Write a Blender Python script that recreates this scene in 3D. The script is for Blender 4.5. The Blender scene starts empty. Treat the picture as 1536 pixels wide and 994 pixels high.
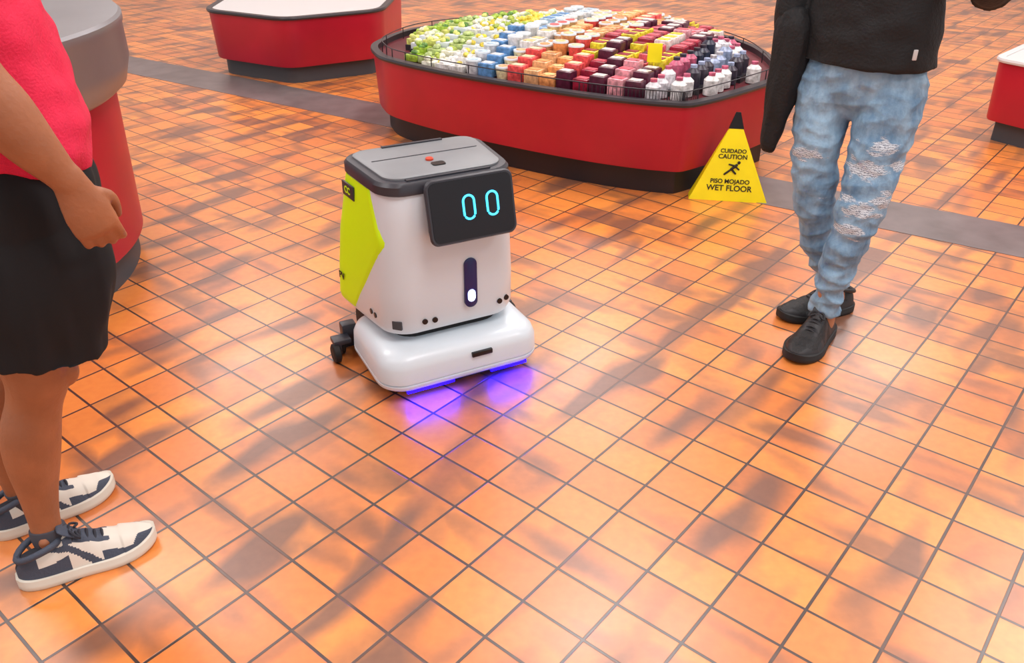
import bpy, bmesh, math, random
from mathutils import Vector, Matrix, noise
random.seed(7)
scene = bpy.context.scene
V = Vector
col = scene.collection

# ------------------------------------------------------------ helpers
def srgb(r, g, b):
    def f(c):
        c /= 255.0
        return c/12.92 if c <= 0.04045 else ((c+0.055)/1.055)**2.4
    return (f(r), f(g), f(b), 1.0)

def mat(name, rgb, rough=0.5, metal=0.0, emit=0.0, var=0.0, vscale=20.0, bump=0.0, bscale=80.0, coat=0.0, stretch=None):
    m = bpy.data.materials.new(name); m.use_nodes = True
    nt = m.node_tree; b = nt.nodes['Principled BSDF']
    c = srgb(*rgb)
    b.inputs['Base Color'].default_value = c
    b.inputs['Roughness'].default_value = rough
    b.inputs['Metallic'].default_value = metal
    b.inputs['Coat Weight'].default_value = coat
    if emit:
        b.inputs['Emission Color'].default_value = c
        b.inputs['Emission Strength'].default_value = emit
    tc = nt.nodes.new('ShaderNodeTexCoord')
    vec = tc.outputs['Object']
    if stretch:
        mp = nt.nodes.new('ShaderNodeMapping'); mp.inputs['Scale'].default_value = stretch
        nt.links.new(vec, mp.inputs['Vector']); vec = mp.outputs['Vector']
    if var:
        n = nt.nodes.new('ShaderNodeTexNoise'); n.inputs['Scale'].default_value = vscale
        n.inputs['Detail'].default_value = 4
        nt.links.new(vec, n.inputs['Vector'])
        r = nt.nodes.new('ShaderNodeValToRGB')
        r.color_ramp.elements[0].position = 0.3; r.color_ramp.elements[1].position = 0.7
        r.color_ramp.elements[0].color = tuple(x*(1-var) for x in c[:3])+(1,)
        r.color_ramp.elements[1].color = tuple(min(1, x*(1+var)) for x in c[:3])+(1,)
        nt.links.new(n.outputs['Fac'], r.inputs['Fac'])
        nt.links.new(r.outputs['Color'], b.inputs['Base Color'])
    if bump:
        n2 = nt.nodes.new('ShaderNodeTexNoise'); n2.inputs['Scale'].default_value = bscale
        nt.links.new(vec, n2.inputs['Vector'])
        bp = nt.nodes.new('ShaderNodeBump'); bp.inputs['Strength'].default_value = bump
        bp.inputs['Distance'].default_value = 0.01
        nt.links.new(n2.outputs['Fac'], bp.inputs['Height'])
        nt.links.new(bp.outputs['Normal'], b.inputs['Normal'])
    return m

def empty(name, loc=(0, 0, 0), rot=0.0):
    e = bpy.data.objects.new(name, None); e.location = loc; e.rotation_euler = (0, 0, rot)
    e.empty_display_size = 0.1
    col.objects.link(e); return e

def add(name, bm, mats, parent=None, local=False, smooth=True):
    bmesh.ops.recalc_face_normals(bm, faces=bm.faces[:])
    me = bpy.data.meshes.new(name); bm.to_mesh(me); bm.free()
    if not isinstance(mats, (list, tuple)): mats = [mats]
    for m in mats: me.materials.append(m)
    if smooth:
        for p in me.polygons: p.use_smooth = True
    o = bpy.data.objects.new(name, me); col.objects.link(o)
    if parent:
        o.parent = parent
        if not local:
            o.matrix_parent_inverse = (Matrix.Translation(parent.location) @ parent.rotation_euler.to_matrix().to_4x4()).inverted()
    return o

def autosmooth(o, ang=35):
    me = o.data
    bm = bmesh.new(); bm.from_mesh(me)
    for e in bm.edges:
        if len(e.link_faces) == 2 and e.calc_face_angle(0) > math.radians(ang): e.smooth = False
    bm.to_mesh(me); bm.free()
    return o

def loft(bm, rings, cap0=True, cap1=True, mi=0, closed=True, cap1mi=None):
    vr = [[bm.verts.new(p) for p in r] for r in rings]
    n = len(vr[0])
    for a, b in zip(vr, vr[1:]):
        for i in range(n if closed else n-1):
            j = (i+1) % n
            f = bm.faces.new((a[i], a[j], b[j], b[i])); f.material_index = mi
    if cap0: bm.faces.new(list(reversed(vr[0]))).material_index = mi
    if cap1: bm.faces.new(vr[-1]).material_index = mi if cap1mi is None else cap1mi
    return vr

def rrect(cx, y0, y1, hw, r, z, n=6, hwb=None):
    out = []
    r = min(r, hw*0.99, (y1-y0)/2*0.99)
    for (sx, sy, a0) in ((1, 1, 0), (-1, 1, 90), (-1, -1, 180), (1, -1, 270)):
        ccx = cx+sx*(hw-r); ccy = (y1-r) if sy > 0 else (y0+r)
        for k in range(n+1):
            a = math.radians(a0+90*k/n)
            out.append(V((ccx+r*math.cos(a), ccy+r*math.sin(a), z)))
    if hwb:
        for p in out:
            t = (p.y-y0)/(y1-y0); p.x = cx+(p.x-cx)*(hw+(hwb-hw)*t)/hw
    return out

def cr(P, sub):
    out = []
    n = len(P)
    for i in range(n-1):
        p0 = P[max(i-1, 0)]; p1 = P[i]; p2 = P[i+1]; p3 = P[min(i+2, n-1)]
        for k in range(sub):
            t = k/sub
            out.append([0.5*((2*b)+(-a+c)*t+(2*a-5*b+4*c-d)*t*t+(-a+3*b-3*c+d)*t**3) for a, b, c, d in zip(p0, p1, p2, p3)])
    out.append(list(P[-1]))
    return out

def tube(bm, pts, ref=(1, 0, 0), n=18, sub=4, mi=0, cap='rr'):
    P = [tuple(p) if len(p) == 5 else (p[0], p[1], p[2], p[3], p[3]) for p in pts]
    S = cr(P, sub)
    ref = V(ref)
    rings = []
    def ring(c, t, ra, rb):
        a = (ref - t*ref.dot(t))
        if a.length < 1e-4: a = t.orthogonal()
        a.normalize(); b = t.cross(a)
        return [c + a*(ra*math.cos(2*math.pi*k/n)) + b*(rb*math.sin(2*math.pi*k/n)) for k in range(n)]
    tang = []
    for i in range(len(S)):
        a = V(S[max(i-1, 0)][:3]); b = V(S[min(i+1, len(S)-1)][:3])
        tang.append((b-a).normalized())
    if cap[0] == 'r':
        c = V(S[0][:3]); ra, rb = S[0][3:]; r = min(ra, rb)
        for ang in (80, 55, 28):
            q = math.radians(ang); rings.append(ring(c-tang[0]*r*math.sin(q), tang[0], ra*math.cos(q), rb*math.cos(q)))
    for s, t in zip(S, tang): rings.append(ring(V(s[:3]), t, max(s[3], 1e-4), max(s[4], 1e-4)))
    if cap[1] == 'r':
        c = V(S[-1][:3]); ra, rb = S[-1][3:]; r = min(ra, rb)
        for ang in (28, 55, 80):
            q = math.radians(ang); rings.append(ring(c+tang[-1]*r*math.sin(q), tang[-1], ra*math.cos(q), rb*math.cos(q)))
    loft(bm, rings, mi=mi)

def box(bm, c, s, mi=0, rot=None, bev=0.0):
    r = bmesh.ops.create_cube(bm, size=1.0)
    vs = r['verts']
    M = Matrix.Translation(c) @ (rot if rot else Matrix.Identity(4)) @ Matrix.Diagonal((s[0], s[1], s[2], 1))
    bmesh.ops.transform(bm, matrix=M, verts=vs)
    fs = set(f for v in vs for f in v.link_faces)
    for f in fs: f.material_index = mi
    if bev:
        es = set(e for v in vs for e in v.link_edges)
        rr = bmesh.ops.bevel(bm, geom=list(es), offset=bev, segments=2, affect='EDGES', profile=0.6)
        for f in rr['faces']: f.material_index = mi

def ell(bm, c, s, mi=0, rot=None, seg=16):
    r = bmesh.ops.create_uvsphere(bm, u_segments=seg, v_segments=max(6, seg*2//3), radius=1.0)
    M = Matrix.Translation(c) @ (rot if rot else Matrix.Identity(4)) @ Matrix.Diagonal((s[0], s[1], s[2], 1))
    bmesh.ops.transform(bm, matrix=M, verts=r['verts'])
    for f in set(f for v in r['verts'] for f in v.link_faces): f.material_index = mi

def voxel(o, size, it=6, disp=None):
    mats = [m for m in o.data.materials]
    md = o.modifiers.new('r', 'REMESH'); md.mode = 'VOXEL'; md.voxel_size = size
    sm = o.modifiers.new('s', 'SMOOTH'); sm.factor = 0.5; sm.iterations = it
    dg = bpy.context.evaluated_depsgraph_get()
    me = bpy.data.meshes.new_from_object(o.evaluated_get(dg))
    o.modifiers.clear(); old = o.data; o.data = me; bpy.data.meshes.remove(old)
    me.materials.clear()
    for m in mats: me.materials.append(m)
    for p in me.polygons: p.use_smooth = True; p.material_index = 0
    if disp:
        ns = [v.normal.copy() for v in me.vertices]
        for v, nn in zip(me.vertices, ns): v.co += nn*disp(v.co)
    return o

def textmesh(name, body, size, M, m, parent, ext=0.0006):
    cu = bpy.data.curves.new(name, 'FONT'); cu.body = body; cu.size = size
    cu.align_x = 'CENTER'; cu.align_y = 'CENTER'; cu.extrude = ext; cu.offset = 0.0006
    t = bpy.data.objects.new(name+'_c', cu); col.objects.link(t)
    bpy.context.view_layer.update()
    me = bpy.data.meshes.new_from_object(t.evaluated_get(bpy.context.evaluated_depsgraph_get()))
    bpy.data.objects.remove(t)
    me.transform(M); me.materials.clear(); me.materials.append(m)
    o = bpy.data.objects.new(name, me); col.objects.link(o); o.parent = parent
    return o

# ------------------------------------------------------------ materials
M_white = mat('robot_white', (212, 224, 232), 0.35, coat=0.2)
M_dgrey = mat('robot_dark_grey', (50, 52, 60), 0.4)
M_lid = mat('robot_lid_grey', (124, 128, 132), 0.45, var=0.06, vscale=8)
M_lime = mat('lime_panel', (210, 255, 5), 0.4)
M_black = mat('black_plastic', (14, 14, 18), 0.3)
M_screen = mat('screen_glass', (4, 6, 18), 0.35)
M_cyan = mat('cyan_led', (70, 210, 255), 0.4, emit=1.6)
M_led = mat('white_led', (190, 205, 255), 0.4, emit=5)
M_blue = mat('blue_led', (40, 10, 255), 0.4, emit=1.6)
M_orange = mat('orange_button', (200, 64, 35), 0.4)
M_rubber = mat('rubber', (22, 22, 24), 0.7)
M_slot = mat('slot_blue', (22, 30, 90), 0.2)
M_kred = mat('kiosk_red', (172, 18, 44), 0.38, var=0.15, vscale=2.5)
M_kblack = mat('kick_black', (30, 18, 22), 0.5)
M_rim = mat('rim_dark', (44, 40, 46), 0.35)
M_kgrey = mat('kick_grey', (62, 66, 72), 0.55)
M_steel = mat('brushed_steel', (140, 140, 144), 0.38, metal=0.6, var=0.08, vscale=3)
M_counter = mat('counter_white', (205, 204, 204), 0.4)
M_yel = mat('sign_yellow', (250, 236, 6), 0.45, var=0.05, vscale=10)
M_ink = mat('sign_ink', (30, 28, 10), 0.6)

# ------------------------------------------------------------ floor
def floor_mat():
    m = bpy.data.materials.new('terracotta_tiles'); m.use_nodes = True
    nt = m.node_tree; N = nt.nodes; L = nt.links; b = N['Principled BSDF']
    tc = N.new('ShaderNodeTexCoord')
    mp = N.new('ShaderNodeMapping'); mp.inputs['Rotation'].default_value = (0, 0, math.radians(40))
    L.new(tc.outputs['Object'], mp.inputs['Vector'])
    br = N.new('ShaderNodeTexBrick'); br.offset = 0.0; br.squash = 1.0
    br.inputs['Scale'].default_value = 1.0
    br.inputs['Brick Width'].default_value = 0.168
    br.inputs['Row Height'].default_value = 0.130
    br.inputs['Mortar Size'].default_value = 0.0042
    br.inputs['Mortar Smooth'].default_value = 0.3
    br.inputs['Color1'].default_value = srgb(236, 146, 66)
    br.inputs['Color2'].default_value = srgb(208, 118, 58)
    br.inputs['Mortar'].default_value = srgb(60, 46, 42)
    L.new(mp.outputs['Vector'], br.inputs['Vector'])
    # per-tile random value
    sn = N.new('ShaderNodeVectorMath'); sn.operation = 'SNAP'; sn.inputs[1].default_value = (.168, .130, 10.0)
    L.new(mp.outputs['Vector'], sn.inputs[0])
    wn = N.new('ShaderNodeTexWhiteNoise'); L.new(sn.outputs[0], wn.inputs['Vector'])
    wm = N.new('ShaderNodeMath'); wm.operation = 'MULTIPLY_ADD'; wm.inputs[1].default_value = .16; wm.inputs[2].default_value = -.08
    L.new(wn.outputs['Value'], wm.inputs[0])
    def dirt(scale3, sc, lo, hi, mx_, off=(0, 0, 0)):
        mp2 = N.new('ShaderNodeMapping'); mp2.inputs['Scale'].default_value = scale3; mp2.inputs['Location'].default_value = off
        L.new(mp.outputs['Vector'], mp2.inputs['Vector'])
        n1 = N.new('ShaderNodeTexNoise'); n1.inputs['Scale'].default_value = sc; n1.inputs['Detail'].default_value = 1.0
        L.new(mp2.outputs['Vector'], n1.inputs['Vector'])
        ad = N.new('ShaderNodeMath'); L.new(n1.outputs['Fac'], ad.inputs[0]); L.new(wm.outputs[0], ad.inputs[1])
        r1 = N.new('ShaderNodeValToRGB'); r1.color_ramp.elements[0].position = lo; r1.color_ramp.elements[1].position = hi
        r1.color_ramp.elements[0].color = (0, 0, 0, 1); r1.color_ramp.elements[1].color = (mx_, mx_, mx_, 1)
        L.new(ad.outputs[0], r1.inputs['Fac'])
        return n1, r1
    n1, r1 = dirt((2.0, .6, 1), 3.6, .49, .68, .85)
    n1b, r1b = dirt((.6, 2.0, 1), 4.2, .53, .72, .7, (3.1, 1.7, 0))
    mxm = N.new('ShaderNodeMixRGB'); mxm.blend_type = 'LIGHTEN'; mxm.inputs[0].default_value = 1
    L.new(r1.outputs['Color'], mxm.inputs[1]); L.new(r1b.outputs['Color'], mxm.inputs[2])
    mx = N.new('ShaderNodeMixRGB'); mx.blend_type = 'MIX'; mx.inputs[2].default_value = srgb(98, 70, 60)
    L.new(mxm.outputs[0], mx.inputs[0]); L.new(br.outputs['Color'], mx.inputs[1])
    n2 = N.new('ShaderNodeTexNoise'); n2.inputs['Scale'].default_value = 40; n2.inputs['Detail'].default_value = 5
    L.new(tc.outputs['Object'], n2.inputs['Vector'])
    mx2 = N.new('ShaderNodeMixRGB'); mx2.blend_type = 'OVERLAY'; mx2.inputs[0].default_value = 0.2
    L.new(mx.outputs[0], mx2.inputs[1]); L.new(n2.outputs['Fac'], mx2.inputs[2])
    L.new(mx2.outputs[0], b.inputs['Base Color'])
    rr = N.new('ShaderNodeMapRange'); rr.inputs['To Min'].default_value = 0.25; rr.inputs['To Max'].default_value = 0.42
    L.new(n1.outputs['Fac'], rr.inputs['Value']); L.new(rr.outputs[0], b.inputs['Roughness'])
    inv = N.new('ShaderNodeMath'); inv.operation = 'SUBTRACT'; inv.inputs[0].default_value = 1.0
    L.new(br.outputs['Fac'], inv.inputs[1])
    bp = N.new('ShaderNodeBump'); bp.inputs['Strength'].default_value = 0.5; bp.inputs['Distance'].default_value = 0.003
    L.new(inv.outputs[0], bp.inputs['Height']); L.new(bp.outputs['Normal'], b.inputs['Normal'])
    b.inputs['Specular IOR Level'].default_value = 0.8
    b.inputs['Coat Weight'].default_value = 0.3; b.inputs['Coat Roughness'].default_value = 0.3
    return m
bm = bmesh.new()
box(bm, (0, 4, -0.05), (18, 16, 0.1))
add('floor', bm, floor_mat(), smooth=False)

bandm = mat('dark_band_tile', (112, 102, 102), 0.3, var=0.25, vscale=6)
bm = bmesh.new()
a = V((3.9, 2.25, 0)); b_ = V((-5.3, 8.3, 0)); d = (b_-a).normalized(); nrm = V((-d.y, d.x, 0))
w = 0.19
vs = [a+nrm*w, a-nrm*w, b_-nrm*w, b_+nrm*w]
loft(bm, [[p+V((0, 0, 0.0)) for p in vs], [p+V((0, 0, 0.002)) for p in vs]])
add('trim_1', bm, bandm, smooth=False)

bm = bmesh.new(); box(bm, (0, 12.05, 2.1), (18, 0.1, 4.2)); add('wall_back', bm, mat('wall_paint', (220, 218, 216), 0.8, var=0.05, vscale=1), smooth=False)
bm = bmesh.new(); box(bm, (0, 4, 4.25), (18, 16, 0.1)); add('ceiling', bm, mat('ceiling_paint', (232, 234, 236), 0.9, var=0.03, vscale=1), smooth=False)
M_panel = mat('light_panel', (252, 251, 248), 0.5, emit=3.0)
for i, (x, y) in enumerate([(-3, 1), (0.8, 1), (4.2, 1), (-3, 4.5), (0.8, 4.5), (4.2, 4.5), (-3, 8.5), (0.8, 8.5), (4.2, 8.5)]):
    bm = bmesh.new(); box(bm, (x, y, 4.18), (1.5, 1.5, 0.04))
    add('ceiling_light', bm, M_panel, smooth=False)
    ld = bpy.data.lights.new('panel_lamp', 'AREA'); ld.shape = 'SQUARE'; ld.size = 1.4; ld.energy = 60; ld.color = (0.99, 0.99, 1)
    lo = bpy.data.objects.new('panel_lamp', ld); lo.location = (x, y, 4.14); col.objects.link(lo)

# ------------------------------------------------------------ kiosks
def closed_curve(P, sub=8):
    n = len(P); out = []
    for i in range(n):
        p0, p1, p2, p3 = P[(i-1) % n], P[i], P[(i+1) % n], P[(i+2) % n]
        for k in range(sub):
            t = k/sub
            out.append(V([0.5*((2*b)+(-a+c)*t+(2*a-5*b+4*c-d)*t*t+(-a+3*b-3*c+d)*t**3) for a, b, c, d in zip(p0, p1, p2, p3)]+[0]))
    return out
def offset(poly, dd):
    n = len(poly); out = []
    area = sum(poly[i].x*poly[(i+1) % n].y-poly[(i+1) % n].x*poly[i].y for i in range(n))
    s = 1 if area > 0 else -1
    for i in range(n):
        t = (poly[(i+1) % n]-poly[i-1]).normalized()
        out.append(poly[i]+V((t.y, -t.x, 0))*s*dd)
    return out
def atz(poly, z): return [V((p.x, p.y, z)) for p in poly]
def inside(poly, x, y):
    c = False; n = len(poly)
    for i in range(n):
        a, b = poly[i], poly[i-1]
        if (a.y > y) != (b.y > y) and x < (b.x-a.x)*(y-a.y)/(b.y-a.y)+a.x: c = not c
    return c
def kiosk(name, poly, H, mk, deck_drop=0.03, rimm=M_rim, kick=0.13, rim_h=0.022, flare=0.02, deck=M_kred):
    e = empty(name, (sum(p.x for p in poly)/len(poly), sum(p.y for p in poly)/len(poly), 0))
    bm = bmesh.new(); loft(bm, [atz(offset(poly, -0.05), 0), atz(offset(poly, -0.05), kick+0.01)])
    autosmooth(add('kickplate', bm, mk, e))
    bm = bmesh.new(); loft(bm, [atz(poly, kick), atz(offset(poly, 0.004), kick+0.01), atz(offset(poly, flare), H-rim_h)], cap1=False)
    autosmooth(add('red_panel', bm, M_kred, e))
    bm = bmesh.new()
    o1 = offset(poly, flare+0.012); o0 = offset(poly, flare-0.03)
    R = [atz(offset(poly, flare-0.02), H-rim_h), atz(o1, H-rim_h), atz(offset(o1, 0.004), H-rim_h*0.5), atz(o1, H), atz(o0, H), atz(o0, H-deck_drop)]
    loft(bm, R, cap0=False, cap1=True, cap1mi=1)
    autosmooth(add('top_rim', bm, [rimm, deck], e))
    return e

mainP = closed_curve([(-0.76, 4.98), (-0.62, 4.77), (-0.25, 4.45), (0.31, 4.08), (0.72, 3.90), (0.90, 3.94), (1.33, 4.34), (1.42, 4.52), (1.42, 5.2), (1.1, 5.75), (0.2, 6.1), (-0.55, 5.8), (-0.8, 5.3)], 8)
kmain = kiosk('display_kiosk', mainP, 0.47, M_kblack, deck=mat('deck_dark_red', (90, 16, 30), .5, var=.2, vscale=5))
bm = bmesh.new()
rail = offset(mainP, -0.035)
def loop_tube(bm, pts, r, closed=True, n=6):
    P = pts[:]
    m = len(P); rings = []
    for i in range(m):
        t = ((P[(i+1) % m]-P[i-1]) if closed else (P[min(i+1, m-1)]-P[max(i-1, 0)])).normalized()
        a = t.orthogonal().normalized() if abs(t.z) > 0.9 else V((0, 0, 1)); a = (a-t*a.dot(t)).normalized(); b = t.cross(a)
        rings.append([P[i]+a*r*math.cos(2*math.pi*k/n)+b*r*math.sin(2*math.pi*k/n) for k in range(n)])
    if closed: rings.append(rings[0])
    loft(bm, rings, cap0=not closed, cap1=not closed)
loop_tube(bm, atz(rail, 0.505), 0.003)
for i in range(0, len(rail), 4):
    p = rail[i]; tube(bm, [(p.x, p.y, 0.44, 0.003), (p.x, p.y, 0.505, 0.003)], n=6, sub=1)
for i in range(24, 40):
    for k in range(3):
        p = rail[i].lerp(rail[i+1], k/3)
        tube(bm, [(p.x, p.y, 0.44, 0.0018), (p.x, p.y, 0.50, 0.0018)], n=5, sub=1)
add('wire_railing', bm, M_rim, kmain)

pal = {
 'green': [(150, 180, 60), (84, 130, 46), (200, 205, 110), (225, 225, 190), (170, 190, 120)],
 'yellow': [(230, 205, 80), (210, 190, 50), (232, 230, 200), (150, 170, 60), (225, 225, 215)],
 'white': [(222, 230, 238), (180, 205, 230), (90, 140, 190), (235, 238, 240), (225, 230, 225)],
 'peach': [(240, 150, 90), (236, 190, 130), (225, 80, 80), (240, 214, 170), (236, 170, 120), (238, 238, 232)],
 'berry': [(140, 24, 50), (215, 90, 105), (80, 26, 50), (230, 210, 205), (238, 205, 50), (220, 150, 160)],
 'bottle': [(210, 208, 214), (46, 40, 56), (190, 90, 120), (150, 165, 195), (36, 40, 60), (228, 228, 226)]}
allm = []; idx = {}
for k, cs in pal.items():
    for i, c in enumerate(cs):
        idx[(k, i)] = len(allm); allm.append(mat('pack_%s_%d' % (k, i), c, 0.35, var=0.45, vscale=45))
idx['lid'] = len(allm); allm.append(mat('clear_lid', (215, 225, 230), 0.15))
idx['dark'] = len(allm); allm.append(mat('pack_tray', (40, 38, 44), 0.4))
bm = bmesh.new()
u = V((0.845, -0.535, 0)); v = V((0.535, 0.845, 0)); O = V((-0.76, 4.9, 0))
inn = offset(mainP, -0.072)
G = 1.0
sx_, sy_ = 0.094, 0.088
def cyl(bm, c, r0, r1, h, mi, n=14):
    loft(bm, [[V((c[0]+r*math.cos(2*math.pi*k/n), c[1]+r*math.sin(2*math.pi*k/n), c[2]+z)) for k in range(n)] for r, z in ((r0, 0), (r1, h))], mi=mi)
offs = [offset(mainP, -0.072-0.10*kk) for kk in range(1, 8)]
for i in range(-4, 32):
    colk = random.randrange(100)
    for j in range(-8, 24):
        p = O+u*(i*sx_+random.uniform(-.003, .003))+v*(j*sy_+random.uniform(-.003, .003))
        if not inside(inn, p.x, p.y): continue
        if p.x > 1.24 or p.x < -.58: continue
        s = i*sx_/2.2 + random.uniform(-0.012, 0.012)
        din = 0
        for kk in range(7):
            if inside(offs[kk], p.x, p.y): din = kk+1
            else: break
        z = 0.445+0.026*min(din, 4)
        k = 'green' if s < 0.17 else 'yellow' if s < 0.28 else 'white' if s < 0.37 else 'peach' if s < 0.56 else 'berry' if s < 0.74 else 'bottle'
        # each column of the case holds one product, three facings deep
        ci = (colk+(j//3)*2) % len(pal[k]); mi = idx[(k, ci)]
        rz = Matrix.Rotation(random.uniform(-0.06, 0.06)-0.564, 4, 'Z')
        if z > 0.45: box(bm, (p.x, p.y, (0.44+z)/2), (sx_, sy_, z-0.44), idx['dark'], Matrix.Rotation(-0.564, 4, 'Z'))
        if k in ('green', 'yellow'):
            box(bm, (p.x, p.y, z+0.018), (0.086*G, 0.076*G, 0.036), idx['lid'] if ci % 2 else mi, rz, bev=.005)
            for q in range(4):
                ell(bm, (p.x+random.uniform(-.022, .022)*G, p.y+random.uniform(-.022, .022)*G, z+0.036+random.uniform(0, .012)), (random.uniform(.016, .026), 0.018, 0.014), idx[(k, (ci+random.choice((0, 0, 1))) % 5)], rot=rz, seg=8)
        elif k in ('white', 'peach'):
            h = (.055, .07, .08)[(colk+j//3) % 3]
            if (colk+j//3) % 2:
                cyl(bm, (p.x, p.y, z), 0.034*G, 0.042*G, h, mi); cyl(bm, (p.x, p.y, z+h), 0.044*G, 0.042*G, 0.008, idx['lid'])
                cyl(bm, (p.x, p.y, z+h+.008), 0.028*G, 0.028*G, 0.002, idx[(k, (ci+1) % 5)])
            else:
                box(bm, (p.x, p.y, z+h/2), (0.086*G, 0.074*G, h), mi, rz, bev=.006); box(bm, (p.x, p.y, z+h+.001), (0.06*G, 0.045*G, .004), idx[(k, (ci+1) % 5)], rz)
        elif k == 'berry':
            h = (.06, .075, .085)[(colk+j//3) % 3]
            box(bm, (p.x, p.y, z+h/2), (0.084*G, 0.07*G, h), mi, rz, bev=0.008)
            box(bm, (p.x, p.y, z+h+0.001), (0.06*G, 0.045*G, 0.004), idx[(k, (ci+1) % 5)], rz)
        else:
            h = .07
            cyl(bm, (p.x, p.y, z), 0.037*G, 0.037*G, h, mi); cyl(bm, (p.x, p.y, z+h), 0.037*G, 0.016*G, 0.02, mi); cyl(bm, (p.x, p.y, z+h+0.02), 0.017*G, 0.017*G, 0.014, idx[(k, (ci+2) % 5)])
autosmooth(add('packaged_produce', bm, allm, kmain))
bm = bmesh.new(); box(bm, (0.70, 4.22, 0.62), (0.07, 0.004, 0.09), 0, Matrix.Rotation(-0.2, 4, 'Z'), 0.001); tube(bm, [(0.70, 4.225, 0.44, 0.003), (0.70, 4.225, 0.60, 0.003)], n=6, sub=1)
add('price_tag', bm, M_yel, kmain)

def poly_round(P, r=0.12, n=5):
    out = []; m = len(P)
    for i in range(m):
        a, b, c = V(P[i-1]+(0,)), V(P[i]+(0,)), V(P[(i+1) % m]+(0,))
        p = b+(a-b).normalized()*r; q = b+(c-b).normalized()*r
        for k in range(n+1):
            t = k/n; out.append(p*(1-t)**2+b*2*t*(1-t)+q*t*t)
    return out
k2 = kiosk('display_kiosk', poly_round([(-2.24, 6.5), (-1.6, 6.13), (-0.98, 6.5), (-0.95, 7.6), (-2.3, 7.7)]), 0.47, M_kgrey, kick=0.12, deck_drop=.004, deck=M_counter)
k3 = kiosk('display_kiosk', poly_round([(2.76, 4.84), (2.92, 4.58), (4.9, 4.3), (5.3, 6.2), (4.2, 6.3)], 0.06), 0.47, M_kgrey, rimm=M_counter, kick=0.12, deck_drop=.004, deck=M_counter)

e = empty('service_counter', (-2.40, 2.95, 0))
def circ(r, z, n=96, c=(-2.40, 2.95)): return [V((c[0]+r*math.cos(2*math.pi*k/n), c[1]+r*math.sin(2*math.pi*k/n), z)) for k in range(n)]
bm = bmesh.new(); loft(bm, [circ(0.87, 0), circ(0.87, 0.13)]); autosmooth(add('kickplate', bm, M_kgrey, e))
bm = bmesh.new(); loft(bm, [circ(0.88, 0.12), circ(0.905, 0.125), circ(0.92, 0.70)]); autosmooth(add('red_panel', bm, M_kred, e))
bm = bmesh.new(); loft(bm, [circ(0.91, 0.695), circ(0.945, 0.70), circ(0.970, 0.72), circ(0.995, 0.80), circ(0.995, 0.92), circ(1.0, 0.93), circ(1.0, 0.955), circ(0.99, 0.965), circ(0.9, 0.965)]); autosmooth(add('steel_band', bm, M_steel, e))

# ------------------------------------------------------------ robot
RA = math.radians(27)
rob = empty('cleaning_robot', (-0.143, 2.215, 0), RA)
def R(name, bm, m, smooth=True, auto=True):
    o = add(name, bm, m, rob, local=True, smooth=smooth)
    return autosmooth(o, 40) if auto else o
BZ = [(0.183, 0.10, 0.44, 0.185, 0.25, 0.07), (0.190, 0.078, 0.455, 0.205, 0.27, 0.075), (0.215, 0.068, 0.46, 0.213, 0.280, 0.08), (0.32, 0.062, 0.455, 0.213, 0.272, 0.08),
      (0.45, 0.060, 0.445, 0.208, 0.257, 0.08), (0.55, 0.062, 0.425, 0.204, 0.240, 0.078), (0.62, 0.066, 0.41, 0.200, 0.230, 0.075), (0.655, 0.074, 0.40, 0.196, 0.222, 0.072)]
bm = bmesh.new(); loft(bm, [rrect(0, a, b, h, r, z, 8, hb) for z, a, b, h, hb, r in BZ]); R('body_shell', bm, M_white)
bm = bmesh.new(); loft(bm, [rrect(0, .072, .405, .198, .072, .636, 8, .226), rrect(0, .064, .412, .207, .076, .641, 8, .234), rrect(0, .064, .412, .207, .076, .666, 8, .234), rrect(0, .072, .404, .199, .07, .676, 8, .226), rrect(0, .09, .39, .184, .055, .678, 8, .210)]); R('lid_frame', bm, M_dgrey)
bm = bmesh.new(); loft(bm, [rrect(0, .092, .388, .180, .05, .676, 8, .205), rrect(0, .092, .388, .180, .05, .683, 8, .205), rrect(0, .098, .382, .174, .045, .686, 8, .199)])
R('lid_panel', bm, M_lid)
bm = bmesh.new()
loft(bm, [rrect(0, .26, .263, .17, .001, .684, 2), rrect(0, .26, .263, .17, .001, .6875, 2)])
box(bm, (0.0, .375, .686), (0.2, 0.012, 0.008)); box(bm, (0, .085, .678), (.26, .012, .006)); R('lid_seams', bm, M_dgrey)
bm = bmesh.new(); loft(bm, [[V((-0.01+0.012*s*math.cos(a*math.pi/10), 0.205+0.012*s*math.sin(a*math.pi/10), z)) for a in range(20)] for s, z in ((1, .684), (1, .691), (.8, .693))]); R('stop_button', bm, M_orange)
bm = bmesh.new(); loft(bm, [rrect(.0, .145, .175, .020, .008, .684, 4), rrect(.0, .145, .175, .020, .008, .689, 4)]); R('sensor_window', bm, M_black)
def bz(z):
    for q0, q1 in zip(BZ, BZ[1:]):
        if q0[0] <= z <= q1[0]:
            t = (z-q0[0])/(q1[0]-q0[0]); return [a+(b-a)*t for a, b in zip(q0, q1)]
    return list(BZ[-1])
def side_x(z, y):
    _, a, b, h, hb, r = bz(z)
    ring = [p for p in rrect(0, a, b, h, r, z, 24, hb) if p.x > 0]
    ring.sort(key=lambda p: p.y)
    for p, q in zip(ring, ring[1:]):
        if p.y <= y <= q.y:
            t = (y-p.y)/max(q.y-p.y, 1e-6); return p.x+(q.x-p.x)*t
    return ring[-1].x
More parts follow.
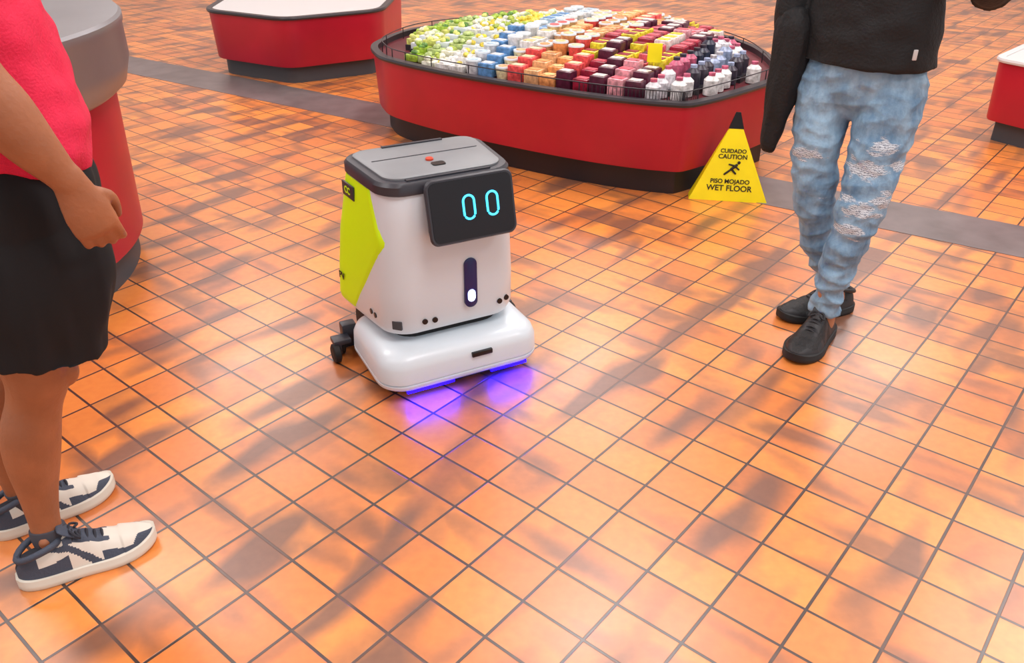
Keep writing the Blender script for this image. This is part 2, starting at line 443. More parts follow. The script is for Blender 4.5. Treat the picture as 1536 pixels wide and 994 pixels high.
for sx in (-1, 1):
    bm = bmesh.new(); rings = []
    for z in [0.205+0.430*k/28 for k in range(29)]:
        if z < 0.49: f = 0.30-(z-0.205)/(0.285)*0.205
        else: f = 0.095+(z-0.49)/(0.15)*0.085
        bk = bz(z)[2]-.012
        row = []
        for q in range(23):
            y = f+(bk-f)*q/22
            off = .004 if 0 < q < 22 else -.001
            row.append(V((sx*(side_x(z, y)+off), y+(off if y > bk-.06 else -off if y < .13 else 0), z)))
        rings.append(row)
    loft(bm, rings, cap0=False, cap1=False, closed=False); R('lime_panel', bm, M_lime, auto=False)
bx = side_x(.585, .33)
sl = math.atan2(side_x(.585, .34)-side_x(.585, .28), .06)
bm = bmesh.new()
box(bm, (-bx-.005, 0.32, 0.590), (0.006, 0.085, 0.045), 0, Matrix.Rotation(sl, 4, 'Z'), 0.002)
R('badge', bm, M_dgrey)
textmesh('badge_text', 'CC', 0.03, Matrix.Translation((-bx-.009, 0.32, 0.590)) @ Matrix.Rotation(math.radians(-90)+sl, 4, 'Z') @ Matrix.Rotation(math.radians(90), 4, 'X'), M_lime, rob)
textmesh('side_text', 'PV', 0.035, Matrix.Translation((-side_x(.28, .37)-.007, 0.37, 0.29)) @ Matrix.Rotation(math.radians(-90)+math.atan2(side_x(.28, .38)-side_x(.28, .30), .08), 4, 'Z') @ Matrix.Rotation(math.radians(90), 4, 'X'), M_ink, rob)
SM = Matrix.Translation((0.042, 0.035, 0.588)) @ Matrix.Rotation(math.radians(-13), 4, 'X')
def sring(hw, hh, r, y):
    return [SM @ V((p.x, y, p.y)) for p in rrect(0, -hh, hh, hw, r, 0, 6)]
bm = bmesh.new(); loft(bm, [sring(.112, .070, .02, .07), sring(.134, .090, .024, .0), sring(.138, .095, .026, -.012), sring(.134, .091, .024, -.02)]); R('screen_housing', bm, M_dgrey)
bm = bmesh.new(); loft(bm, [sring(.128, .086, .02, -.018), sring(.128, .086, .02, -.0215)]); R('screen', bm, M_screen)
bm = bmesh.new()
for cx in (-0.012, 0.062):
    pts = [SM @ V((cx+p.x, -.0235, p.y+.004)) for p in rrect(0, -0.034, 0.034, 0.017, 0.0169, 0, 5)]
    loop_tube(bm, pts, 0.0034)
R('eye_display', bm, M_cyan, auto=False)
bm = bmesh.new()
def fring(cx, z0, z1, hw, y): return [V((p.x, y, p.y)) for p in rrect(cx, z0, z1, hw, hw, 0, 6)]
loft(bm, [fring(0.048, .248, .415, .021, .075), fring(0.048, .248, .415, .021, .056), fring(0.048, .252, .411, .017, .054)]); R('front_slot', bm, M_slot)
bm = bmesh.new(); loft(bm, [fring(0.048, .27, .31, .012, .06), fring(0.048, .27, .31, .012, .0515)]); R('slot_led', bm, M_led)
bm = bmesh.new()
for (x, z, yy) in ((0.150, .240, .064), (0.178, .242, .074), (-0.105, .230, .0625), (-0.072, .228, .0625)):
    loft(bm, [[V((x+0.009*math.cos(k*math.pi/6), y, z+0.009*math.sin(k*math.pi/6))) for k in range(12)] for y in (yy+.03, yy)])
for (y, z) in ((0.165, .235), (0.19, .238)):
    xx = side_x(z, y)
    loft(bm, [[V((x, y+0.009*math.cos(k*math.pi/6), z+0.009*math.sin(k*math.pi/6))) for k in range(12)] for x in (-xx+.02, -xx-.003)])
R('sensors', bm, M_black)
bm = bmesh.new(); box(bm, (-0.183, 0.092, 0.226), (0.032, 0.02, 0.03), 0, Matrix.Rotation(math.radians(-45), 4, 'Z'), 0.003); R('corner_sensor', bm, M_kgrey)
bm = bmesh.new(); loft(bm, [rrect(0, .10, .44, .17, .06, .07, 6, .22), rrect(0, .11, .43, .17, .06, .19, 6, .22)]); R('chassis', bm, M_rubber)
DK = [(.040, .014), (.046, .004), (.053, 0), (.062, 0), (.064, .004), (.067, .004), (.069, 0), (.115, .002), (.138, .010), (.152, .024), (.160, .045)]
bm = bmesh.new(); loft(bm, [rrect(0, -0.012+i, .37-i, .272-i, .085, z, 8) for z, i in DK]); R('brush_deck', bm, M_white)
bm = bmesh.new(); loft(bm, [rrect(0, .04, .34, .235, .08, .008, 8), rrect(0, .03, .345, .24, .08, .044, 8)]); R('deck_skirt', bm, M_dgrey)
bm = bmesh.new(); box(bm, (0.05, -0.0105, 0.118), (0.07, 0.012, 0.016), 0, None, 0.003); R('deck_slot', bm, M_black)
def wheel(bm, c, r, w):
    loft(bm, [[V((c[0]+x, c[1]+s*r*math.cos(2*math.pi*k/24), c[2]+s*r*math.sin(2*math.pi*k/24))) for k in range(24)] for x, s in ((-w/2, .5), (-w/2, .8), (-w/2+.004, 1), (w/2-.004, 1), (w/2, .8), (w/2, .5))])
bm = bmesh.new(); wheel(bm, (-.325, .335, .032), .032, .026); wheel(bm, (.325, .335, .032), .032, .026); wheel(bm, (-.19, .42, .07), .07, .035); wheel(bm, (.19, .42, .07), .07, .035)
wheel(bm, (-.295, .38, .03), .03, .02)
R('wheels', bm, M_rubber)
bm = bmesh.new()
for sx in (-1, 1):
    box(bm, (sx*.30, .355, .066), (.06, .05, .018), 0, None, .005); box(bm, (sx*.308, .345, .045), (.006, .03, .045), 0, None, .002); box(bm, (sx*.262, .392, .08), (.05, .04, .05), 0, None, .006)
box(bm, (0, .40, .05), (.56, .03, .04), 0, None, .006); box(bm, (0, .41, .018), (.56, .008, .034), 0, None, .002)
R('squeegee', bm, M_dgrey)
bm = bmesh.new(); box(bm, (-0.12, 0.006, 0.034), (0.16, 0.010, 0.012), 0, None, .003); box(bm, (0.15, 0.006, 0.034), (0.13, 0.010, 0.012), 0, None, .003); R('blue_strip', bm, M_blue, smooth=False)
for (x, w, en) in ((-0.12, .16, 1.7), (0.15, .13, 1.7)):
    ld = bpy.data.lights.new('under_glow', 'AREA'); ld.shape = 'RECTANGLE'; ld.size = w; ld.size_y = .01; ld.energy = en; ld.color = (0.0, 0.0, 1.0)
    lo = bpy.data.objects.new('under_glow', ld); lo.parent = rob; lo.location = (x, -0.004, 0.036); lo.rotation_euler = (math.radians(-15), 0, 0); col.objects.link(lo)

# ------------------------------------------------------------ wet floor sign
sg = empty('wet_floor_sign', (1.06, 3.90, 0))
A, B, C, D_ = V((.865, 3.865, 0.0)), V((1.232, 3.80, 0.0)), V((1.225, 3.94, 0.0)), V((.88, 3.95, 0.0))
ap = V((1.065, 3.905, 0.41))
bm = bmesh.new()
base = [A, B, C, D_]; rings = []
for t in (0, .02, .5, .88):
    rings.append([p.lerp(ap, t) for p in base])
loft(bm, rings); add('yellow_fabric', bm, M_yel, sg, smooth=False)
bm = bmesh.new(); loft(bm, [[p.lerp(ap, .83)+(p.lerp(ap, .83)-(ap+V((0, 0, -.06)))).normalized()*0.004 for p in base], [p.lerp(ap, .97)+V((0, 0, .03)) + (p-ap).normalized()*0.014 for p in base]])
add('black_cap', bm, M_black, sg, smooth=False)
xa = (B-A).normalized(); mid = A.lerp(B, 0.5); upv = (ap-mid); upv = (upv-xa*upv.dot(xa)).normalized(); nn = xa.cross(upv)
mid2 = ap-upv*((ap-mid).dot(upv))
def SMx(h):
    pos = mid2.lerp(mid, 1-h/0.42)+upv*h+nn*0.002
    return Matrix(((xa.x, upv.x, nn.x, pos.x), (xa.y, upv.y, nn.y, pos.y), (xa.z, upv.z, nn.z, pos.z), (0, 0, 0, 1)))
for nme, tx, s, h in (('text_1', 'CUIDADO', .026, .240), ('text_2', 'CAUTION', .030, .213), ('text_3', 'PISO MOJADO', .029, .095), ('text_4', 'WET FLOOR', .038, .062)):
    o = textmesh(nme, tx, s, SMx(h), M_ink, sg, 0.0004); o.matrix_parent_inverse = Matrix.Translation(sg.location).inverted()
bm = bmesh.new()
Mi = SMx(.155)
for (p, q, r) in (((-.03, -.025), (.0, .0), .005), ((0, 0), (.022, .02), .007), ((.0, .0), (.02, -.02), .005), ((.018, .016), (-.012, .022), .004), ((.018, .012), (.034, .0), .004)):
    P = Mi @ V((p[0], p[1], 0)); Q = Mi @ V((q[0], q[1], 0)); tube(bm, [(*P, r), (*Q, r)], n=8, sub=1)
ell(bm, Mi @ V((.032, .032, 0)), (.008, .004, .008), seg=10)
add('slip_pictogram', bm, M_ink, sg)

# ------------------------------------------------------------ people
def hand(bm, W, d, pn, thumb, curl=28, size=1.0, tin=.0):
    d = V(d).normalized(); pn = V(pn); pn = (pn-d*pn.dot(d)).normalized(); s = V(thumb); s = (s-d*s.dot(d)-pn*s.dot(pn)).normalized()
    k = size; W = V(W)
    tube(bm, [(*(W-d*.02*k), .027*k, .02*k), (*(W+d*.02*k), .034*k, .018*k), (*(W+d*.055*k), .041*k, .017*k), (*(W+d*.09*k), .041*k, .014*k)], ref=s, n=16)
    for i, (off, ln) in enumerate(((.030, .072), (.010, .080), (-.010, .074), (-.029, .058))):
        p = W+d*(.088*k)+s*off*k; a = math.radians(curl*0.7); pts = [(*(p-d*.02*k), .0095*k)]
        pts.append((*p, .0095*k))
        for j, fr in enumerate((.45, .31, .24)):
            dd = d*math.cos(a)+pn*math.sin(a)
            p = p+dd*ln*fr*1.05*k; pts.append((*p, (.0090-.0009*j)*k)); a += math.radians(curl*(1+.12*i))
        tube(bm, pts, ref=s, n=10, sub=3)
    p = W+d*.022*k+s*.026*k
    pts = [(*(p-s*.01*k), .014*k)]
    for dd, l, r in ((d*.7+s*(.65-tin)+pn*(.25+tin), .036, .0125), (d*.9+s*(.25-tin)+pn*(.4+tin), .032, .0105), (d*.9-s*(.0+tin)+pn*(.45+tin), .024, .009)):
        p = p+dd.normalized()*l*k; pts.append((*p, r*k))
    tube(bm, pts, ref=pn, n=10, sub=3)

def head(bm, c, f):
    f = V(f).normalized(); l = V((-f.y, f.x, 0)); u_ = V((0, 0, 1))
    rot = Matrix(((l.x, f.x, 0, 0), (l.y, f.y, 0, 0), (0, 0, 1, 0), (0, 0, 0, 1)))
    c = V(c)
    ell(bm, c+u_*.02, (.075, .095, .10), rot=rot, seg=24)
    ell(bm, c+f*.02-u_*.055, (.058, .070, .062), rot=rot, seg=20)
    ell(bm, c+f*.055-u_*.095, (.026, .024, .020), rot=rot, seg=12)
    tube(bm, [(*(c+f*.088+u_*.02), .009), (*(c+f*.105-u_*.018), .013), (*(c+f*.098-u_*.026), .016, .010)], ref=l, n=10)
    for sg_ in (-1, 1):
        ell(bm, c+l*sg_*.078-u_*.01-f*.005, (.010, .020, .032), rot=rot, seg=12)
        ell(bm, c+l*sg_*.03+f*.082+u_*.032, (.024, .012, .008), rot=rot, seg=10)
    return rot, f, l
def face_bits(parent, c, f, rot, l, hair):
    c = V(c); u_ = V((0, 0, 1))
    bm = bmesh.new()
    for s in (-1, 1): ell(bm, c+l*s*.03+f*.083+u_*.012, (.013, .010, .009), rot=rot, seg=12)
    add('eyes', bm, mat('eye_white', (230, 228, 224), .2), parent)
    bm = bmesh.new()
    for s in (-1, 1): ell(bm, c+l*s*.03+f*.0905+u_*.012, (.0055, .0035, .0055), rot=rot, seg=10)
    add('irises', bm, mat('iris', (40, 24, 16), .2), parent)
    bm = bmesh.new(); ell(bm, c+f*.089-u_*.052, (.024, .008, .007), rot=rot, seg=12); add('lips', bm, mat('lips', (150, 84, 76), .5), parent)
    bm = bmesh.new(); ell(bm, c-f*.014+u_*.042, (.083, .097, .092), rot=rot, seg=24)
    for v_ in bm.verts:
        rel = v_.co-c
        if rel.z < -.02: v_.co.z = c.z-.02+(rel.z+.02)*.2
        if rel.dot(f) > .06 and rel.z < .07: v_.co -= f*.03
    add('hair', bm, hair, parent)

def fold(amp, sx=6, sz=16, seed=0.0, f2=0.4):
    def g(c):
        q = V((c.x*sx+seed, c.y*sx, c.z*sz)); q2 = V((c.x*sx*2.6, c.y*sx*2.6+seed, c.z*sz*2.2))
        return amp*(noise.noise(q)+f2*noise.noise(q2))
    return g

def shoe(name, parent, heel, ang, L, Wd, mats, zs=.028):
    e_rot = Matrix.Translation((heel[0], heel[1], 0)) @ Matrix.Rotation(math.radians(ang), 4, 'Z')
    bm = bmesh.new(); NS = 110; NA = 56
    def endf(s): return max(0.0, 1-abs(2*s-1)**5)**0.5
    def wid(s): return Wd*(0.78+0.06*math.sin(s*math.pi)+0.22*math.exp(-((s-.70)/.2)**2))*endf(s)
    def hei(s):
        P = [(0, .060), (.06, .068), (.18, .064), (.30, .068), (.40, .082), (.50, .070), (.62, .052), (.75, .040), (.88, .034), (1, .022)]
        for (a, x), (b, y) in zip(P, P[1:]):
            if a <= s <= b:
                t = (s-a)/(b-a); t = t*t*(3-2*t); return (x+(y-x)*t)*L/.29*(0.35+0.65*endf(s))
    def lift(s): return .012*max(0, (s-.8)/.2)**2
    S = [0.006+0.988*i/(NS-1) for i in range(NS)]
    rings = []
    for s in S:
        w, h = wid(s), hei(s); ring = []
        for k in range(NA+1):
            a = math.pi*k/NA
            cx = math.copysign(abs(math.cos(a))**0.62, math.cos(a)); sz = abs(math.sin(a))**0.72
            ring.append(V((s*L, w*cx*(1-.38*sz*(1 if s < .75 else .6)), zs*.7+lift(s)+h*sz)))
        rings.append(ring)
    vr = [[bm.verts.new(p) for p in r] for r in rings]
    for i in range(NS-1):
        s = (S[i]+S[i+1])/2
        for k in range(NA):
            f = bm.faces.new((vr[i][k], vr[i][k+1], vr[i+1][k+1], vr[i+1][k])); t = abs((k+.5)/NA-.5)*2
            mi = 0
            if s > .88-.14*(t-.35) and t > .34: mi = 1
            if s < .16 and t > .3: mi = 1
            if t > .68+.25*abs(s-.5) and (.10 < s < .38 or .60 < s): mi = 1
            if .36 < s < .68 and .18 < t < .46-.3*(s-.38): mi = 1
            if abs((s-.40)-(t-.6)*.45) < .045 and t > .3: mi = 1
            if .40 < s < .64 and t < .18: mi = 1
            if s < .33 and t < .28: mi = 4
            f.material_index = mi
    bm.faces.new(vr[0]).material_index = 1; bm.faces.new(vr[-1]).material_index = 1
    out = []
    for i in range(41):
        s = i/40; out.append((s, wid(min(max(s, .003), .997))+.004))
    pl = [(s*(L+.008)-.004, w_) for s, w_ in out]+[(s*(L+.008)-.004, -w_) for s, w_ in reversed(out)]
    rr = []
    for z, sc in ((0, .965), (.004, 1.0), (zs*.5, 1.0), (zs*.52, .985), (zs*.95, .99), (zs, .96)):
        rr.append([V(((x-L/2)*(.985+.015*sc)+L/2, y*sc, z+lift(x/L))) for x, y in pl])
    loft(bm, rr, mi=2)
    for s in (.43, .48, .53, .58, .63):
        h = hei(s)+zs*.7; w_ = wid(s)*.42
        tube(bm, [(s*L, -w_, h-.010, .0025), (s*L+.003, 0, h+.003, .003), (s*L, w_, h-.010, .0025)], n=6, sub=4, mi=3)
    s = .42; h = hei(s)+zs*.7
    for sg_ in (-1, 1):
        tube(bm, [(s*L, 0, h+.005, .003), (s*L+.006, sg_*.018, h+.008, .003), (s*L+.02, sg_*.028, h-.006, .003), (s*L+.014, sg_*.01, h+.002, .003)], n=6, sub=4, mi=3)
    pts = [V((L*(.19+.155*math.cos(a)), .031*math.sin(a)*Wd/.05, zs*.7+(.068+.010*math.cos(a)-.004*math.cos(2*a))*L/.29)) for a in [2*math.pi*k/20 for k in range(20)]]
    n0 = len(bm.faces)
    loop_tube(bm, pts, .008, True, 8)
    bm.faces.ensure_lookup_table()
    for f in bm.faces[n0:]: f.material_index = 1
    tube(bm, [(L*.47, 0, hei(.47)+zs*.6, .022, .005), (L*.39, 0, hei(.4)+zs*.8+.006, .024, .005), (L*.355, 0, hei(.36)+zs*.8+.022, .022, .004)], ref=(0, 1, 0), n=12, mi=1)
    bmesh.ops.transform(bm, matrix=e_rot, verts=bm.verts[:])
    return add(name, bm, mats, parent)

# ---- left man
skinL = mat('skin_brown', (160, 100, 66), 0.48, var=0.12, vscale=14, bump=0.1, bscale=120)
F = V((.85, .52, 0)).normalized(); Rt = V((F.y, -F.x, 0))
man = empty('man_in_red_shirt', (-1.1, 1.53, 0))
bm = bmesh.new()
tube(bm, [(-.995, 1.50, .80, .09, .085), (-1.00, 1.50, .66, .085, .08), (-1.015, 1.50, .56, .07, .066), (-1.02, 1.50, .50, .064, .062), (-1.04, 1.495, .44, .056, .054), (-1.062, 1.483, .37, .061, .057), (-1.074, 1.475, .30, .057, .053), (-1.082, 1.465, .21, .042, .041), (-1.083, 1.452, .13, .033, .032), (-1.080, 1.447, .085, .037, .034), (-1.07, 1.455, .05, .045, .034)], ref=F, n=22)
ell(bm, (-.972, 1.525, .505), (.03, .03, .04)); ell(bm, (-1.075, 1.418, .10), (.013, .013, .015))
tube(bm, [(-1.10, 1.64, .80, .09, .085), (-1.13, 1.64, .66, .085, .08), (-1.15, 1.635, .52, .066, .062), (-1.175, 1.625, .44, .058, .055), (-1.20, 1.61, .36, .063, .058), (-1.215, 1.60, .24, .050, .047), (-1.222, 1.595, .13, .034, .033), (-1.215, 1.60, .085, .037, .034), (-1.205, 1.61, .05, .045, .034)], ref=F, n=22)
shR = V((-.98, 1.385, 1.40)); elR = V((-.885, 1.385, 1.165)); wrR = V((-.785, 1.415, .965))
tube(bm, [(*shR, .06), (-.935, 1.378, 1.29, .056), (*elR, .050, .046), (-.855, 1.392, 1.10, .052, .046), (-.825, 1.40, 1.04, .043, .037), (-.798, 1.41, .99, .031, .025), (*wrR, .028, .021)], ref=F, n=20)
hand(bm, wrR, (.24, .10, -.95), V((-.50, .85, 0)), F, curl=36, size=1.02, tin=.2)
shL = V((-1.13, 1.79, 1.40)); elL = V((-1.22, 1.83, 1.13)); wrL = V((-1.18, 1.86, .90))
tube(bm, [(*shL, .06), (-1.18, 1.82, 1.27, .054), (*elL, .047), (-1.21, 1.845, 1.06, .048), (-1.19, 1.857, .95, .032), (*wrL, .028, .021)], ref=F, n=20)
hand(bm, wrL, (.1, .0, -.95), -V((-.52, .85, 0)), F, curl=25)
hc = V((-1.0, 1.60, 1.645))
tube(bm, [(-1.04, 1.59, 1.35, .11, .16), (-1.04, 1.59, 1.43, .08, .12), (-1.03, 1.59, 1.49, .058, .06), (-1.015, 1.595, 1.56, .055, .055), (-1.005, 1.60, 1.62, .05, .05)], ref=F, n=24)
rot, f_, l_ = head(bm, hc, F)
sk = add('body_skin', bm, skinL, man); voxel(sk, .004, 3)
face_bits(man, hc, f_, rot, l_, mat('hair_black', (20, 16, 14), .7))
shirtm = mat('red_polo', (218, 26, 70), .8, var=.06, vscale=30, bump=.25, bscale=200)
bm = bmesh.new()
tube(bm, [(-1.0, 1.575, .965, .168, .19), (-.995, 1.58, 1.00, .172, .195), (-.995, 1.58, 1.06, .17, .192), (-1.01, 1.585, 1.15, .157, .19), (-1.03, 1.59, 1.28, .145, .20), (-1.04, 1.59, 1.38, .12, .195), (-1.04, 1.59, 1.44, .085, .12), (-1.035, 1.59, 1.475, .066, .07)], ref=F, n=36, cap='ff')
for s_, e_ in ((shR, V((-.92, 1.377, 1.26))), (shL, V((-1.19, 1.82, 1.24)))):
    tube(bm, [(*s_.lerp(V((-1.04, 1.59, 1.38)), .35), .085), (*s_, .083), (*s_.lerp(e_, .5), .080), (*e_, .080)], ref=F, n=24, cap='rf')
o = add('polo_shirt', bm, shirtm, man); voxel(o, .007, 5, lambda c: fold(.016, 7, 5, 3.0)(c)+.008*noise.noise(V((c.x*10+c.z*12, c.y*10, c.z*18))))
bm = bmesh.new()
loop_tube(bm, [V((-1.033, 1.59, 1.482))+F*.064*math.cos(a)+Rt*.066*math.sin(a)-V((0, 0, .018))*math.cos(a) for a in [2*math.pi*k/24 for k in range(24)]], .012, True, 8)
add('collar', bm, shirtm, man)
shortm = mat('black_shorts', (13, 13, 17), .85)
bm = bmesh.new()
tube(bm, [(-1.0, 1.575, 1.00, .150, .172), (-1.0, 1.575, .92, .168, .187), (-1.0, 1.57, .82, .160, .185)], ref=F, n=32, cap='fr')
tube(bm, [(-.98, 1.505, .87, .150, .10), (-.95, 1.49, .78, .150, .108), (-.955, 1.48, .68, .138, .102), (-.975, 1.48, .583, .126, .100)], ref=F, n=30, cap='rf')
tube(bm, [(-1.05, 1.655, .87, .13, .09), (-1.06, 1.685, .76, .13, .095), (-1.08, 1.70, .66, .12, .090), (-1.10, 1.70, .60, .115, .09)], ref=F, n=30, cap='rf')
def sf(c): return fold(.016, 9, 4, 1.0)(c) + .012*noise.noise(V((c.x*18, c.y*18, c.z*6)))
o = add('shorts', bm, shortm, man); voxel(o, .006, 4, sf)
shw = [mat('sneaker_white', (222, 216, 204), .6), mat('sneaker_slate', (66, 74, 90), .7, bump=.2, bscale=200), mat('sneaker_sole', (216, 210, 196), .6), mat('lace_dark', (44, 46, 56), .8), mat('lining', (40, 42, 50), .9)]
shoe('sneaker_right', man, (-1.142, 1.384), 31, .30, .054, shw, .030)
shoe('sneaker_left', man, (-1.286, 1.54), 42, .29, .052, shw, .030)
bm = bmesh.new()
tube(bm, [(-1.07, 1.45, .06, .044, .040), (-1.08, 1.449, .10, .040, .037), (-1.082, 1.452, .118, .038, .036)], ref=F, n=20, cap='ff')
tube(bm, [(-1.207, 1.607, .06, .044, .040), (-1.217, 1.60, .10, .040, .037), (-1.222, 1.596, .118, .038, .036)], ref=F, n=20, cap='ff')
add('socks', bm, mat('sock', (70, 70, 78), .9), man)

# ---- right man
F2 = V((-.5, -.86, 0)).normalized(); L2 = V((-F2.y, F2.x, 0))
skinR = mat('skin_tan', (176, 122, 92), 0.5, var=0.1, vscale=14)
m2 = empty('man_in_ripped_jeans', (1.12, 2.62, 0))
bm = bmesh.new()
sR = V((.925, 2.79, 1.38)); sL = V((1.285, 2.585, 1.38))
tube(bm, [(*sR, .055), (.905, 2.80, 1.22, .05), (.90, 2.81, 1.10, .045), (.895, 2.785, .98, .04), (.885, 2.765, .90, .028, .02)], ref=F2)
hand(bm, (.885, 2.765, .90), (-.02, -.02, -1), L2, F2, 70, .82, .45)
tube(bm, [(*sL, .055), (1.33, 2.57, 1.25, .05), (1.36, 2.53, 1.14, .045), (1.28, 2.42, 1.18, .042), (1.20, 2.33, 1.22, .026)], ref=F2)
hand(bm, (1.20, 2.33, 1.22), (-.7, -.6, .2), (0, 0, 1), (-.6, .7, .1), 40, .95)
hc2 = V((1.07, 2.645, 1.62))
tube(bm, [(1.105, 2.69, 1.35, .10, .15), (1.10, 2.685, 1.42, .075, .10), (1.095, 2.68, 1.48, .055, .056), (1.08, 2.665, 1.60, .05, .05)], ref=F2)
rot, f_, l_ = head(bm, hc2, F2)
tube(bm, [(1.075, 2.52, .20, .035), (1.085, 2.525, .06, .034)], ref=F2); tube(bm, [(1.15, 2.70, .20, .035), (1.185, 2.71, .06, .034)], ref=F2)
sk = add('body_skin', bm, skinR, m2); voxel(sk, .005, 4)
face_bits(m2, hc2, f_, rot, l_, mat('hair_dark', (28, 20, 16), .7))

def denim():
    m = bpy.data.materials.new('ripped_denim'); m.use_nodes = True
    nt = m.node_tree; N = nt.nodes; L = nt.links; b = N['Principled BSDF']; b.inputs['Roughness'].default_value = .85
    tc = N.new('ShaderNodeTexCoord')
    n = N.new('ShaderNodeTexNoise'); n.inputs['Scale'].default_value = 14; n.inputs['Detail'].default_value = 8; n.inputs['Roughness'].default_value = .65
    mpn = N.new('ShaderNodeMapping'); mpn.inputs['Scale'].default_value = (1, 1, .45); L.new(tc.outputs['Object'], mpn.inputs['Vector'])
    L.new(mpn.outputs['Vector'], n.inputs['Vector'])
    r = N.new('ShaderNodeValToRGB'); el = r.color_ramp.elements
    el[0].position = .3; el[0].color = srgb(80, 118, 152); el[1].position = .75; el[1].color = srgb(160, 192, 214)
    L.new(n.outputs['Fac'], r.inputs['Fac'])
    spots = [(1.10, 2.49, .62, .045), (1.08, 2.46, .50, .05), (1.16, 2.48, .53, .04), (.95, 2.62, .63, .035), (1.14, 2.52, .69, .035), (1.08, 2.46, .43, .03), (1.2, 2.52, .62, .03)]
    n3 = N.new('ShaderNodeTexNoise'); n3.inputs['Scale'].default_value = 26; n3.inputs['Detail'].default_value = 5
    mp3 = N.new('ShaderNodeMapping'); mp3.inputs['Scale'].default_value = (.6, .6, 1.8); L.new(tc.outputs['Object'], mp3.inputs['Vector'])
    L.new(mp3.outputs['Vector'], n3.inputs['Vector'])
    prev = None
    for (x, y, z, rad) in spots:
        sb = N.new('ShaderNodeVectorMath'); sb.operation = 'SUBTRACT'; sb.inputs[1].default_value = (x, y, z); L.new(tc.outputs['Object'], sb.inputs[0])
        sc = N.new('ShaderNodeVectorMath'); sc.operation = 'MULTIPLY'; sc.inputs[1].default_value = (.8/rad, .5/rad, 1.5/rad); L.new(sb.outputs[0], sc.inputs[0])
        ln = N.new('ShaderNodeVectorMath'); ln.operation = 'LENGTH'; L.new(sc.outputs[0], ln.inputs[0])
        if prev is None: prev = ln.outputs['Value']
        else:
            mn = N.new('ShaderNodeMath'); mn.operation = 'MINIMUM'; L.new(prev, mn.inputs[0]); L.new(ln.outputs['Value'], mn.inputs[1]); prev = mn.outputs[0]
    ad = N.new('ShaderNodeMath'); ad.operation = 'MULTIPLY_ADD'; ad.inputs[1].default_value = 4.0; L.new(n3.outputs['Fac'], ad.inputs[0]); L.new(prev, ad.inputs[2])
    rp = N.new('ShaderNodeValToRGB'); rp.color_ramp.elements[0].position = .0; rp.color_ramp.elements[0].color = (.9, .9, .9, 1); rp.color_ramp.elements[1].position = .3; rp.color_ramp.elements[1].color = (0, 0, 0, 1)
    s2 = N.new('ShaderNodeMath'); s2.operation = 'SUBTRACT'; s2.inputs[1].default_value = 2.7; L.new(ad.outputs[0], s2.inputs[0]); L.new(s2.outputs[0], rp.inputs['Fac'])
    wv = N.new('ShaderNodeTexWave'); wv.bands_direction = 'Z'; wv.inputs['Scale'].default_value = 50; wv.inputs['Distortion'].default_value = 7; wv.inputs['Detail Scale'].default_value = 3
    L.new(tc.outputs['Object'], wv.inputs['Vector'])
    tr = N.new('ShaderNodeValToRGB'); tr.color_ramp.elements[0].position = .05; tr.color_ramp.elements[0].color = srgb(112, 118, 130); tr.color_ramp.elements[1].position = .5; tr.color_ramp.elements[1].color = srgb(206, 212, 218)
    L.new(wv.outputs['Fac'], tr.inputs['Fac'])
    mx = N.new('ShaderNodeMixRGB'); L.new(rp.outputs['Color'], mx.inputs[0]); L.new(r.outputs['Color'], mx.inputs[1]); L.new(tr.outputs['Color'], mx.inputs[2])
    L.new(mx.outputs[0], b.inputs['Base Color'])
    n4 = N.new('ShaderNodeTexNoise'); n4.inputs['Scale'].default_value = 30; n4.inputs['Detail'].default_value = 5; L.new(tc.outputs['Object'], n4.inputs['Vector'])
    bp = N.new('ShaderNodeBump'); bp.inputs['Strength'].default_value = .6; bp.inputs['Distance'].default_value = .012
    L.new(n4.outputs['Fac'], bp.inputs['Height']); L.new(bp.outputs['Normal'], b.inputs['Normal'])
    return m
bm = bmesh.new()
tube(bm, [(1.105, 2.69, 1.0, .165, .115), (1.105, 2.69, .92, .178, .13), (1.105, 2.69, .85, .175, .13)], ref=L2, n=32)
tube(bm, [(1.185, 2.645, .86, .105, .115), (1.18, 2.61, .76, .098, .105), (1.155, 2.565, .62, .084, .088), (1.125, 2.525, .50, .074, .076), (1.105, 2.515, .40, .066, .068), (1.09, 2.52, .28, .058, .058), (1.080, 2.525, .17, .048, .048), (1.082, 2.53, .105, .050, .052)], ref=L2, n=26, cap='rf')
tube(bm, [(1.03, 2.735, .86, .100, .115), (1.01, 2.715, .76, .092, .10), (1.005, 2.685, .62, .078, .084), (1.015, 2.67, .50, .068, .072), (1.045, 2.68, .40, .062, .068), (1.085, 2.69, .28, .056, .058), (1.135, 2.70, .17, .047, .047), (1.16, 2.71, .11, .050, .052)], ref=L2, n=26, cap='rf')
def jf(c):
    k = 1.0+1.6*max(0, (.35-c.z)/.25)
    ridge = 1-abs(noise.noise(V((c.x*6+c.z*5, c.y*6, c.z*15-c.x*8))))*2
    ridge2 = 1-abs(noise.noise(V((c.x*11-c.z*9, c.y*9, c.z*20+c.x*10+4))))*2
    return fold(.006, 7, 15, 5.0, .6)(c)*min(k, 2.0)+(.007*(ridge-.5)+.005*(ridge2-.5))*min(k, 1.6)
o = add('jeans', bm, denim(), m2); voxel(o, .005, 3, jf)
jm = mat('black_jacket', (13, 13, 16), .75, bump=.3, bscale=120)
bm = bmesh.new()
tube(bm, [(1.105, 2.69, .905, .215, .150), (1.105, 2.69, .97, .208, .148), (1.105, 2.69, 1.10, .19, .14), (1.105, 2.69, 1.25, .20, .145), (1.105, 2.69, 1.36, .195, .13), (1.10, 2.685, 1.43, .12, .09), (1.095, 2.68, 1.48, .068, .068)], ref=L2, n=36, cap='ff')
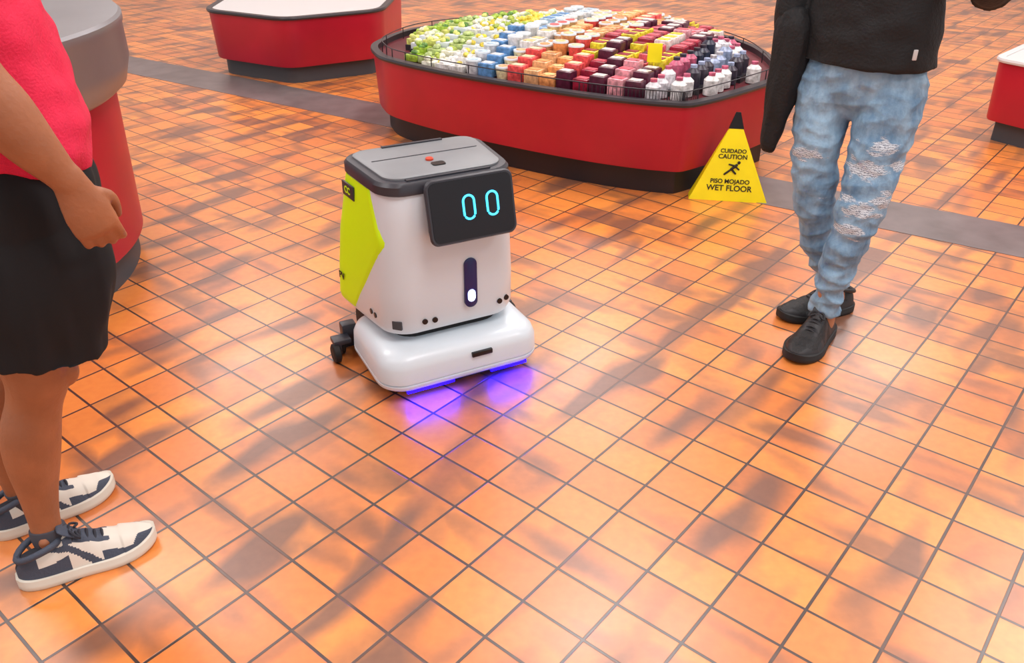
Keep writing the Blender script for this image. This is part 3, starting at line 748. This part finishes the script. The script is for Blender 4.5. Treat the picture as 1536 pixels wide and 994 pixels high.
tube(bm, [(*sR.lerp(V((1.1, 2.69, 1.38)), .3), .08), (*sR, .078), (.90, 2.80, 1.22, .066), (.895, 2.81, 1.10, .06), (.89, 2.785, .98, .052), (.885, 2.765, .92, .046)], ref=F2, n=22, cap='rf')
tube(bm, [(*sL.lerp(V((1.1, 2.69, 1.38)), .3), .08), (*sL, .078), (1.33, 2.57, 1.25, .066), (1.36, 2.53, 1.14, .06), (1.28, 2.42, 1.18, .054), (1.22, 2.355, 1.21, .042)], ref=F2, n=22, cap='rf')
o = add('jacket', bm, jm, m2); voxel(o, .007, 4, fold(.012, 7, 9, 9.0))
bm = bmesh.new()
tube(bm, [(.905, 2.765, 1.0, .065, .070), (.895, 2.76, .90, .066, .072), (.885, 2.755, .80, .058, .062), (.875, 2.75, .71, .040, .038), (.865, 2.745, .62, .020, .020)], ref=L2, n=24, cap='rr')
o = add('draped_garment', bm, jm, m2); voxel(o, .006, 4, fold(.014, 20, 4, 2.0))
bm = bmesh.new(); box(bm, V((1.17, 2.495, .965)), (.012, .006, .03), 0, None, .002); add('zip_pull', bm, M_counter, m2)
shb = [mat('shoe_black', (20, 20, 22), .6, bump=.3, bscale=150), mat('shoe_black2', (32, 32, 36), .5), mat('shoe_sole', (16, 16, 18), .6), mat('lace_black', (48, 48, 52), .8), mat('lining2', (20, 20, 24), .9)]
shoe('shoe_left', m2, (1.130, 2.60), 232, .32, .060, shb)
shoe('shoe_right', m2, (1.265, 2.745), 198, .31, .058, shb)

# ------------------------------------------------------------ world, camera
wd = bpy.data.worlds.new('World'); scene.world = wd; wd.use_nodes = True
bg = wd.node_tree.nodes['Background']; bg.inputs['Color'].default_value = (.98, .985, 1, 1); bg.inputs['Strength'].default_value = 0.82
cam = bpy.data.cameras.new('Camera'); co = bpy.data.objects.new('Camera', cam); col.objects.link(co)
co.location = (0, 0, 1.48); co.rotation_euler = (math.radians(60), 0, 0); cam.lens = 36*1250/1536; cam.sensor_width = 36
scene.camera = co
scene.view_settings.view_transform = 'Standard'
